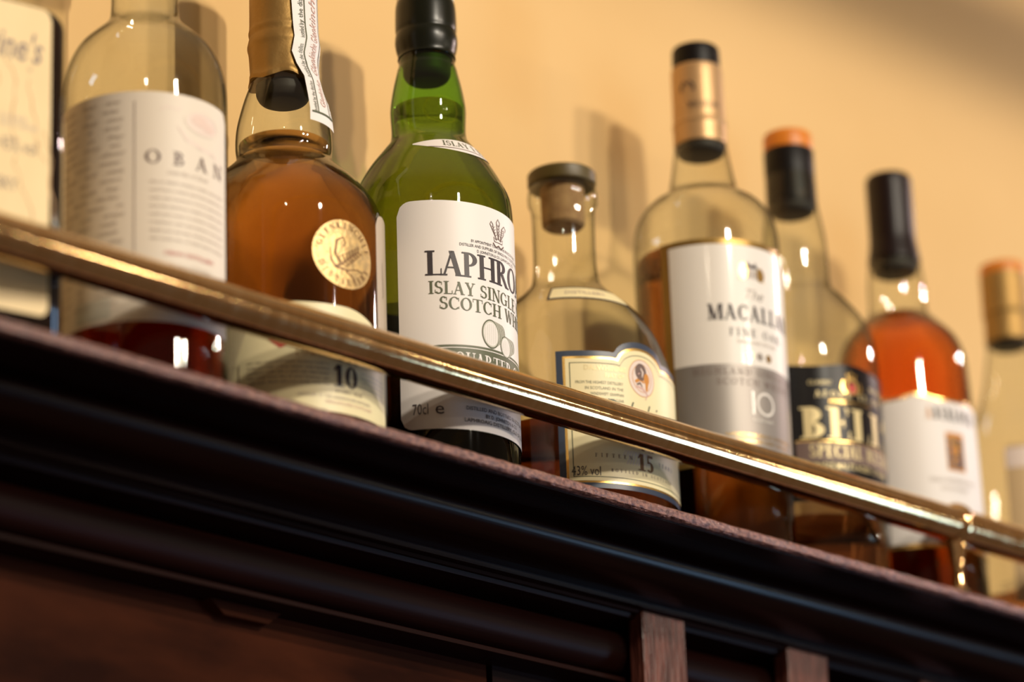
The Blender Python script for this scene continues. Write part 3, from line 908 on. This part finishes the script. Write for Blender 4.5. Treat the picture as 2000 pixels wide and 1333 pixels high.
L.stroke([(2.4, 2), (3.0, -2), (2.6, -6)], [1.4, 2.2, 1.2], 'ink_orange', cn, 70.5, .53)
L.stroke([(-4, -4.6), (0, -5.4), (3, -8), (1.5, -11)], [1, 1.4, 1.1, .4], 'ink_rose', cn, 70.5, .53)
L.plain('Dalwhinnie', cn + 2, 48.0, 10.0, 'ink_green', shear=.45, width=52, off=.5, bold=-.03)
L.plain('Single Highland Malt Scotch Whisky', cn, 40, 2.6, 'ink_brown', shear=.3, width=50, off=.5)
for i in range(9):
    L.stroke([(-6 + i * 1.6, -3), (-4 + i * 1.6, 1.5 + (i % 3)), (-6.5 + i * 1.6, 4), (-8 + i * 1.6, 1)], .45, 'ink_pink', cn - 6, 28, .47)
L.serif('15', cn, 23.0, 8.4, 'seal_ink', off=.55, bold=1.2)
L.serif('FIFTEEN', cn - 20, 27.5, 1.9, 'ink_brown', track=.9, off=.5)
L.serif('YEARS', cn + 17, 27.5, 1.9, 'ink_brown', track=.7, off=.5)
L.serif('BOTTLED IN SCOTLAND', cn, 20.4, 1.5, 'ink_brown', track=.7, off=.5)
L.plain('43% vol', -47.8, 15.6 + 2.6, 5.0, 'ink', center=False, width=14, off=.5)
L.build('front_label', root)
L = Label(lambda z: rad_at(pr, z))
L.patch(-62, 10, 113.6, 123.6, 'ink', .25, 30, 4)
L.patch(-60, 8, 114.8, 122.6, 'paper_cream', .4, 30, 4)
L.plain('DISTILLERY', -30, 117.4, 2.8, 'ink_pale', width=22, off=.6)
L.build('shoulder_label', root)
turned(root, 'cork', [(9.4, 166), (10.4, 167), (10.9, 169), (11.2, 186), (11.2, 188)], 'cork')
turned(root, 'cork_cap', [(15.4, 187.6), (16.9, 187.9), (17.2, 188.8), (17.2, 194.2), (16.3, 195.2)], 'cork_cap', seg=96, ribs=.012, sm=False)

# ---- 5: clear bottle with white and silver label
root, pr = bottle(207.0, 55.4, 'tall clear whisky bottle with a white and silver label and gold capsule topped black',
                  [(34.5, 0), (36.8, 3), (37.2, 8), (38.0, 120), (38.1, 164), (37.8, 176), (36.6, 184), (34.0, 190.5), (28.4, 197.6), (21.5, 202.3), (18.4, 206), (17.0, 211), (15.6, 219), (14.0, 230), (13.4, 237), (13.2, 262)],
                  'clear', 166, 'brown_w')
L = Label(lambda z: rad_at(pr, z))
cn = -10.5
L.patch(cn - 76.5, cn + 76.5, 44, 165.2, 'gold_dim', .25, 64, 6)
L.patch(cn - 69, cn + 69, 47, 162.0, 'paper_gloss', .35, 64, 6)
L.patch(cn - 69, cn + 69, 47, lambda p: 97.2, 'silver', .42, 64, 4)
L.serif('THE', cn - 3, 134, 0.1, 'silver')
L.plain('The', cn - 3, 132.8, 6.0, 'silver', shear=.45, width=13, off=.5)
L.serif('MACALLAN', cn, 120.8, 8.6, 'ink', wide=.84, track=.10, off=.5, bold=1.35)
L.serif('FINE OAK', cn, 112.4, 4.2, 'ink', track=.32, off=.5, bold=.9)
L.plain('TRIPLE CASK MATURED', cn, 108.6, 1.7, 'ink_pale', width=26, off=.5)
# little manor with gold trees either side
L.stroke([(-3.2, -4), (-3.2, 2), (3.2, 2), (3.2, -4)], .5, 'ink_brown', cn - 3, 148, .5)
for dx in (-2.2, 2.2):
    L.stroke([(dx - 1.2, 2), (dx, 5), (dx + 1.2, 2)], .9, 'ink', cn - 3, 148, .52)
L.stroke([(-2.4, 3), (2.4, 3)], 1.6, 'ink', cn - 3, 148, .5)
for dx in (-1.8, 0, 1.8):
    L.stroke([(dx, -3.6), (dx, 1)], .7, 'ink_brown', cn - 3, 148, .5)
L.disc(cn - 11, 148, 2.6, 4.6, 'gold', .5)
L.disc(cn + 5, 147, 2.6, 3.8, 'gold', .5)
L.stroke([(-8, -4.4), (8, -4.4)], .7, 'gold', cn - 3, 148, .5)
for dx, m in ((-6, 'gold'), (0, 'silver'), (6, 'gold')):
    L.disc(cn + dx * 1.5, 102.4, 1.9, 2.2, m, .5)
    L.stroke([(-1.9, 0), (1.9, 0)], .5, 'ink_brown', cn + dx * 1.5, 102.4, .55)
L.serif('HIGHLAND SINGLE MALT', cn, 91.6, 3.5, 'ink_brown', track=.3, off=.55, bold=.8)
L.serif('SCOTCH WHISKY', cn, 86.2, 3.5, 'ink_brown', track=.3, off=.55, bold=.8)
L.polys(_r(-6.4, -4.9, 0, 12.5), cn, 71, 'paper_gloss', .55, False)
L.polys([[(a * 12.5 + 2.2, b * 12.5 + 6.25) for a, b in p] for p in _arc(0, 0, .46, .5, 0, 360, .10, .10, 26)], cn, 71, 'paper_gloss', .55, False)
L.plain('YEARS OLD', cn, 67.6, 1.8, 'paper_gloss', width=13, off=.55)
L.plain('MATURED IN A UNIQUE COMBINATION', cn, 59, 2.0, 'gold', width=42, off=.55)
L.plain('OF BOURBON AND SHERRY OAK CASKS', cn, 55.8, 2.0, 'gold', width=36, off=.55)
L.build('front_label', root)
L = Label(lambda z: rad_at(pr, z))
L.patch(138, 222, 24, 120, 'paper_gloss', off=.25, n=40, nz=3)
L.build('back_label', root)
turned(root, 'capsule', [(13.8, 231.5), (14.0, 233), (14.0, 241.5), (14.4, 243), (14.0, 245), (13.8, 247), (13.6, 272), (13.3, 275.5), (12.6, 276)], 'rose_gold')
L = Label(13.75)
L.serif('MACALLAN', -36, 249.5, 3.4, 'ink', off=.2, wide=.7)
L.stroke([(-3.4, -2), (-3.4, 1), (-1.6, 3.4), (0, 1.4), (1.6, 3.4), (3.4, 1), (3.4, -2)], 1.3, 'ink', -72, 261, .2)
L.build('capsule_print', root)
turned(root, 'cap', [(12.6, 275.8), (12.7, 277), (12.6, 286), (11.6, 288)], 'black_cap')
turned(root, 'stopper', [(9.5, 226.4), (11.8, 227.2), (12.7, 229), (12.8, 233)], 'stopper')

# ---- 6: clear bottle, black label
root, pr = bottle(282.0, 57.7, 'clear whisky bottle with a black and gold label and black capsule with orange top',
                  [(36.5, 0), (39.0, 3), (39.8, 8), (40.5, 60), (40.5, 118), (39.4, 134), (35.0, 148.4), (25.6, 161.8), (19.6, 169), (17.8, 174), (17.5, 182), (17.4, 190), (16.8, 200), (15.2, 210.5), (13.8, 219), (13.4, 250)],
                  'clear', 34, 'straw')
L = Label(lambda z: rad_at(pr, z))
cn = -13
L.patch(cn - 62, cn + 56, 40, lambda p: 114.0 + .9 * math.cos(math.radians((p - cn) * 6)), 'black_label', .25, 60, 3)
L.disc(cn, 103.2, 4.2, 4.8, 'gold_mat', .4, .6)
L.disc(cn, 102, 2.4, 2.8, 'ink_red', .45)
L.stroke([(-2, 5), (-3, 8), (-1, 6.8), (0, 9), (1, 6.8), (3, 8), (2, 5)], .8, 'gold', cn, 102, .45)
for s in (-1, 1):
    L.stroke([(s * 4, -3), (s * 6.2, 0), (s * 5.2, 4)], [1.2, 1.6, .6], 'gold', cn, 102, .45)
L.plain('CLASSIC', cn - 26, 103, 2.3, 'cream_gold', width=13, shear=.2, off=.4)
L.plain('BLEND', cn + 26, 103, 2.3, 'cream_gold', width=13, shear=.2, off=.4)
L.serif('AFORE YE GO', cn + 1, 96.2, 3.4, 'cream_gold', track=.42, wide=1.1, off=.4, bold=1.1)
L.plain('BLENDED SCOTCH WHISKY', cn, 93.2, 1.8, 'gold', width=28, off=.4)
L.serif("BELL'S", -4, 73.5, 17.2, 'cream_gold', wide=1.10, track=.03, off=.4, bold=1.35)
L.patch(cn - 46, cn + 48, 60.8, 71.8, 'ink_brown', .33, 40)
L.serif('SPECIAL RESERVE', -3, 63.4, 7.0, 'cream_gold', wide=.80, track=.08, off=.42, bold=1.2)
L.patch(cn - 46, cn + 48, 71.9, 72.5, 'gold', .4, 40)
L.plain('SINGLE MALTS AGED 12 YEARS', cn, 57.2, 3.4, 'cream_gold', width=50, off=.42, bold=.03)
L.patch(cn - 40, cn + 50, 51.0, 52.0, 'ink_red', .35, 40)
L.build('front_label', root)
turned(root, 'capsule', [(13.4, 218.5), (13.6, 220), (13.6, 249.6), (13.2, 250.6)], 'black_cap')
turned(root, 'cap', [(13.0, 250.2), (13.4, 251.2), (13.2, 258.6), (12.2, 260.4)], 'orange')
turned(root, 'stopper', [(8.5, 213.5), (11, 214.4), (12.2, 216), (12.6, 220)], 'stopper')

# ---- 7: bottle of orange whisky, white label
root, pr = bottle(365.5, 55.6, 'bottle of bright orange whisky with a white label and dark brown capsule',
                  [(34, 0), (36.8, 3), (37.4, 8), (37.6, 60), (37.0, 105), (36.2, 125), (35.2, 145), (33.6, 153), (30.0, 160.8), (22, 169.6), (17.6, 174.2), (16.2, 178.5), (15.9, 184), (15.8, 192), (14.8, 203), (13.9, 209), (12.4, 225), (12.2, 250)],
                  'clear', 174, 'orange_w')
L = Label(lambda z: rad_at(pr, z))
cn = -14


def wavy(d0):
    return lambda p: 115.6 - d0 + 2.8 * math.exp(-((p + 42) / 12) ** 2) + 1.5 * math.exp(-((p - 14) / 12) ** 2)


L.patch(cn - 58, cn + 58, 31.5, wavy(0), 'gold', .25, 60, 4)
L.patch(cn - 57.5, cn + 57.5, 33.8, wavy(1.6), 'paper', .35, 60, 4)
L.serif('A', -33.5, 103.4, 7.0, 'ink_orange', off=.5, bold=1.3, wide=.52)
L.serif('BERLOUR', -29.2, 103.4, 7.0, 'ink', center=False, off=.5, bold=1.4, wide=.58, track=.14)
L.patch(-20, -1.5, 75, 96.5, 'ink_orange', .45, 12, 2)
L.patch(-18.6, -3, 76.5, 93.4, 'ink_brown', .5, 12, 2)
for i in range(12):
    r_ = random.Random(i)
    L.disc(-11 + r_.uniform(-5, 5), 85 + r_.uniform(-7, 7), r_.uniform(.8, 1.8), r_.uniform(1, 2.4), 'ink_orange' if i % 2 else 'gold', .55 + i * .01)
L.plain('SINGLE HIGHLAND MALT', -14, 68, 2.6, 'ink_pale', width=30, off=.5)
L.plain('SCOTCH WHISKY', -14, 63.5, 2.4, 'ink_pale', width=18, off=.5)
L.plain('DISTILLED IN SCOTLAND', -24, 38.5, 2.4, 'ink_pale', width=30, off=.5)
L.build('front_label', root)
L = Label(lambda z: rad_at(pr, z))
L.patch(110, 235, 22, 112, 'paper', off=.25, n=40, nz=3)
L.build('back_label', root)
turned(root, 'capsule', [(14.4, 206.5), (14.6, 207.6), (13.4, 216), (12.9, 223), (12.9, 250), (12.7, 256), (11.6, 258)], 'brown_cap')
turned(root, 'stopper', [(9, 199.5), (11.5, 200.4), (12.7, 202.4), (12.8, 208)], 'stopper')

# ---- 8: last clear bottle
root, pr = bottle(466.0, 55.5, 'clear bottle with a gold capsule cut off by the right edge of the photo',
                  [(34.5, 0), (37, 3), (37.5, 8), (37.5, 106), (36.6, 116), (32, 126), (25.5, 135), (20.6, 144), (17.6, 153), (15.4, 164), (13.6, 175), (12.6, 183), (12.4, 222)],
                  'clear', 28, 'straw')
L = Label(37.5)
L.patch(-66, 62, 20, rounded(-66, 62, 111, 6, 4, 1), 'paper_tan', n=50)
L.patch(-65, 61, 97.5, 109, 'ink_pink', .35, 50)
for q in range(4):
    L.stroke([(-20, -6 + 2.6 * q), (-4, -3 + 2.6 * q), (14, -5 + 2.6 * q)], .5, 'ink_brown', -48, 30, .4)
L.serif('MALT WHISKY', 10, 66, 8, 'ink_brown', off=.5)
for i in range(6): dashes(L, -30, 50, 58 - i * 4, 1.8, 'ink_pale', 700 + i)
L.build('front_label', root)
turned(root, 'capsule', [(13.0, 183), (13.2, 184.5), (13.0, 197.5), (13.8, 200), (13.5, 203), (13.4, 222.6), (13.0, 223.4)], 'gold_mat')
turned(root, 'cap', [(13.0, 223), (13.3, 224), (13.1, 229), (12.0, 230.5)], 'orange')
turned(root, 'stopper', [(7.5, 180), (9.8, 180.6), (10.8, 182), (11.3, 185)], 'stopper')

# ------------------------------------------------------------------ dark square bottle at the left edge
ang = math.radians(10)
ux, wx = (math.cos(ang), -math.sin(ang)), (math.sin(ang), math.cos(ang))
corner = (-242.0, 15.5)
HW, HD = 46.0, 27.0
cx = corner[0] - ux[0] * HW + wx[0] * HD
cyy = corner[1] - ux[1] * HW + wx[1] * HD
sq = empty('whisky_bottle', (cx, cyy, 0), 'dark square bottle with a marbled cream label at the left edge of the shelf', 'bottle', rz=-ang)


def rrect(hw, hd, r, n=8):
    out = []
    for k, (sxn, syn) in enumerate(((1, -1), (1, 1), (-1, 1), (-1, -1))):
        for i in range(n + 1):
            t = math.radians(-90 + 90 * k + 90 * i / n)
            out.append((sxn * (hw - r) + r * math.cos(t), syn * (hd - r) + r * math.sin(t)))
    return out


mb = MB(); levels = [(-2, 0, 0), (0, 2.5, 0), (0, 146, 0)]
for i in range(1, 9):
    t = math.radians(90 * i / 8); levels.append((-12 * (1 - math.cos(t)), 146 + 12 * math.sin(t), 0))
levels += [(-20, 160.5, 0), (-27, 164, .6), (-31, 170, 1)]
vs, fs = [], []
for d, z, neck in levels:
    hw, hd = HW + d, HD + max(d, -12)
    for (a, b) in rrect(max(hw, 13), max(hd, 13), 9.5 if not neck else 12.9):
        vs.append((a, b, z))
nn = len(rrect(46, 27, 9))
for i in range(len(levels) - 1):
    for k in range(nn):
        fs.append((i * nn + k, i * nn + (k + 1) % nn, (i + 1) * nn + (k + 1) % nn, (i + 1) * nn + k))
fs += [tuple(reversed(range(nn))), tuple((len(levels) - 1) * nn + k for k in range(nn))]
mb.add(vs, fs)
lathe([(14, 168), (13, 175), (13, 215)], 40, 0, mb)
mb.build('glass_body', M['dark'], sq, smooth=50)
lathe([(14, 214), (14.5, 216), (14.5, 250), (13.5, 252)], 40).build('cap', M['black_cap'], sq)
# flat front label with printed words


class Flat(Label):
    def __init__(self, y):
        self.R = lambda z: 57.29578; self.mb = MB(); self.mats = []; self.y = y

    def P(self, phi, z, off): return (phi, self.y - off, z)


L = Flat(-HD)
x1 = HW - 10
L.patch(-x1, x1, rounded(-x1, x1, 13.5, 4, 4, -1), rounded(-x1, x1, 152.0, 5, 5, 1), 'marble', .35, 60)
rv = random.Random(5)
for k in range(7):
    px, pz = (-30, 0, 14, 26, 32, 20, -12)[k], (148, 150, 126, 118, 96, 82, 60)[k]
    pts = [(px, pz)]
    for i in range(9):
        px += rv.uniform(-1.5, 4.2) * (1 if k % 2 else .6); pz -= rv.uniform(2.5, 5.5)
        if px > 38: px = 38
        pts.append((px, max(pz, 16)))
    L.stroke(pts, [rv.uniform(.25, .9) for _ in pts], 'vein', 0, 0, .40)
L.plain("Ballantine's", x1 - 4.5 - 27, 126.0, 13.5, 'ink_brown', shear=.3, width=55, off=.45, bold=.16)
L.plain('R', x1 - 10, 121.5, 2.0, 'ink_brown', off=.45)
L.plain('PRODUCT OF SCOTLAND', x1 - 26, 98, 2.2, 'ink_pale', width=30, off=.45)
L.plain('BLENDED AND BOTTLED BY GEORGE', x1 - 26, 95, 2.2, 'ink_pale', width=40, off=.45)
L.plain('43% vol', x1 - 23.5, 84, 6.6, 'ink_brown', center=False, width=17, off=.45)
L.plain('SCOTCH WHISKY', x1 - 59, 66.5, 5.6, 'ink_brown', center=False, width=44, off=.45, bold=.05)
L.plain('ESTABLISHED 1827', x1 - 30, 36, 3, 'ink_pale', width=34, off=.45)
L.build('front_label', sq)
# narrow label running round the right-hand corner
mb = MB(); vs = []
cor = [p for p in rrect(HW + .3, HD + .3, 9.8)][4:9] + [(HW + .3, -8), (HW + .3, 12)]
for a, b in cor: vs += [(a, b, 38), (a, b, 104)]
mb.add(vs, [(2 * i, 2 * i + 2, 2 * i + 3, 2 * i + 1) for i in range(len(cor) - 1)])
mb.build('side_label', M['marble'], sq, smooth=60)
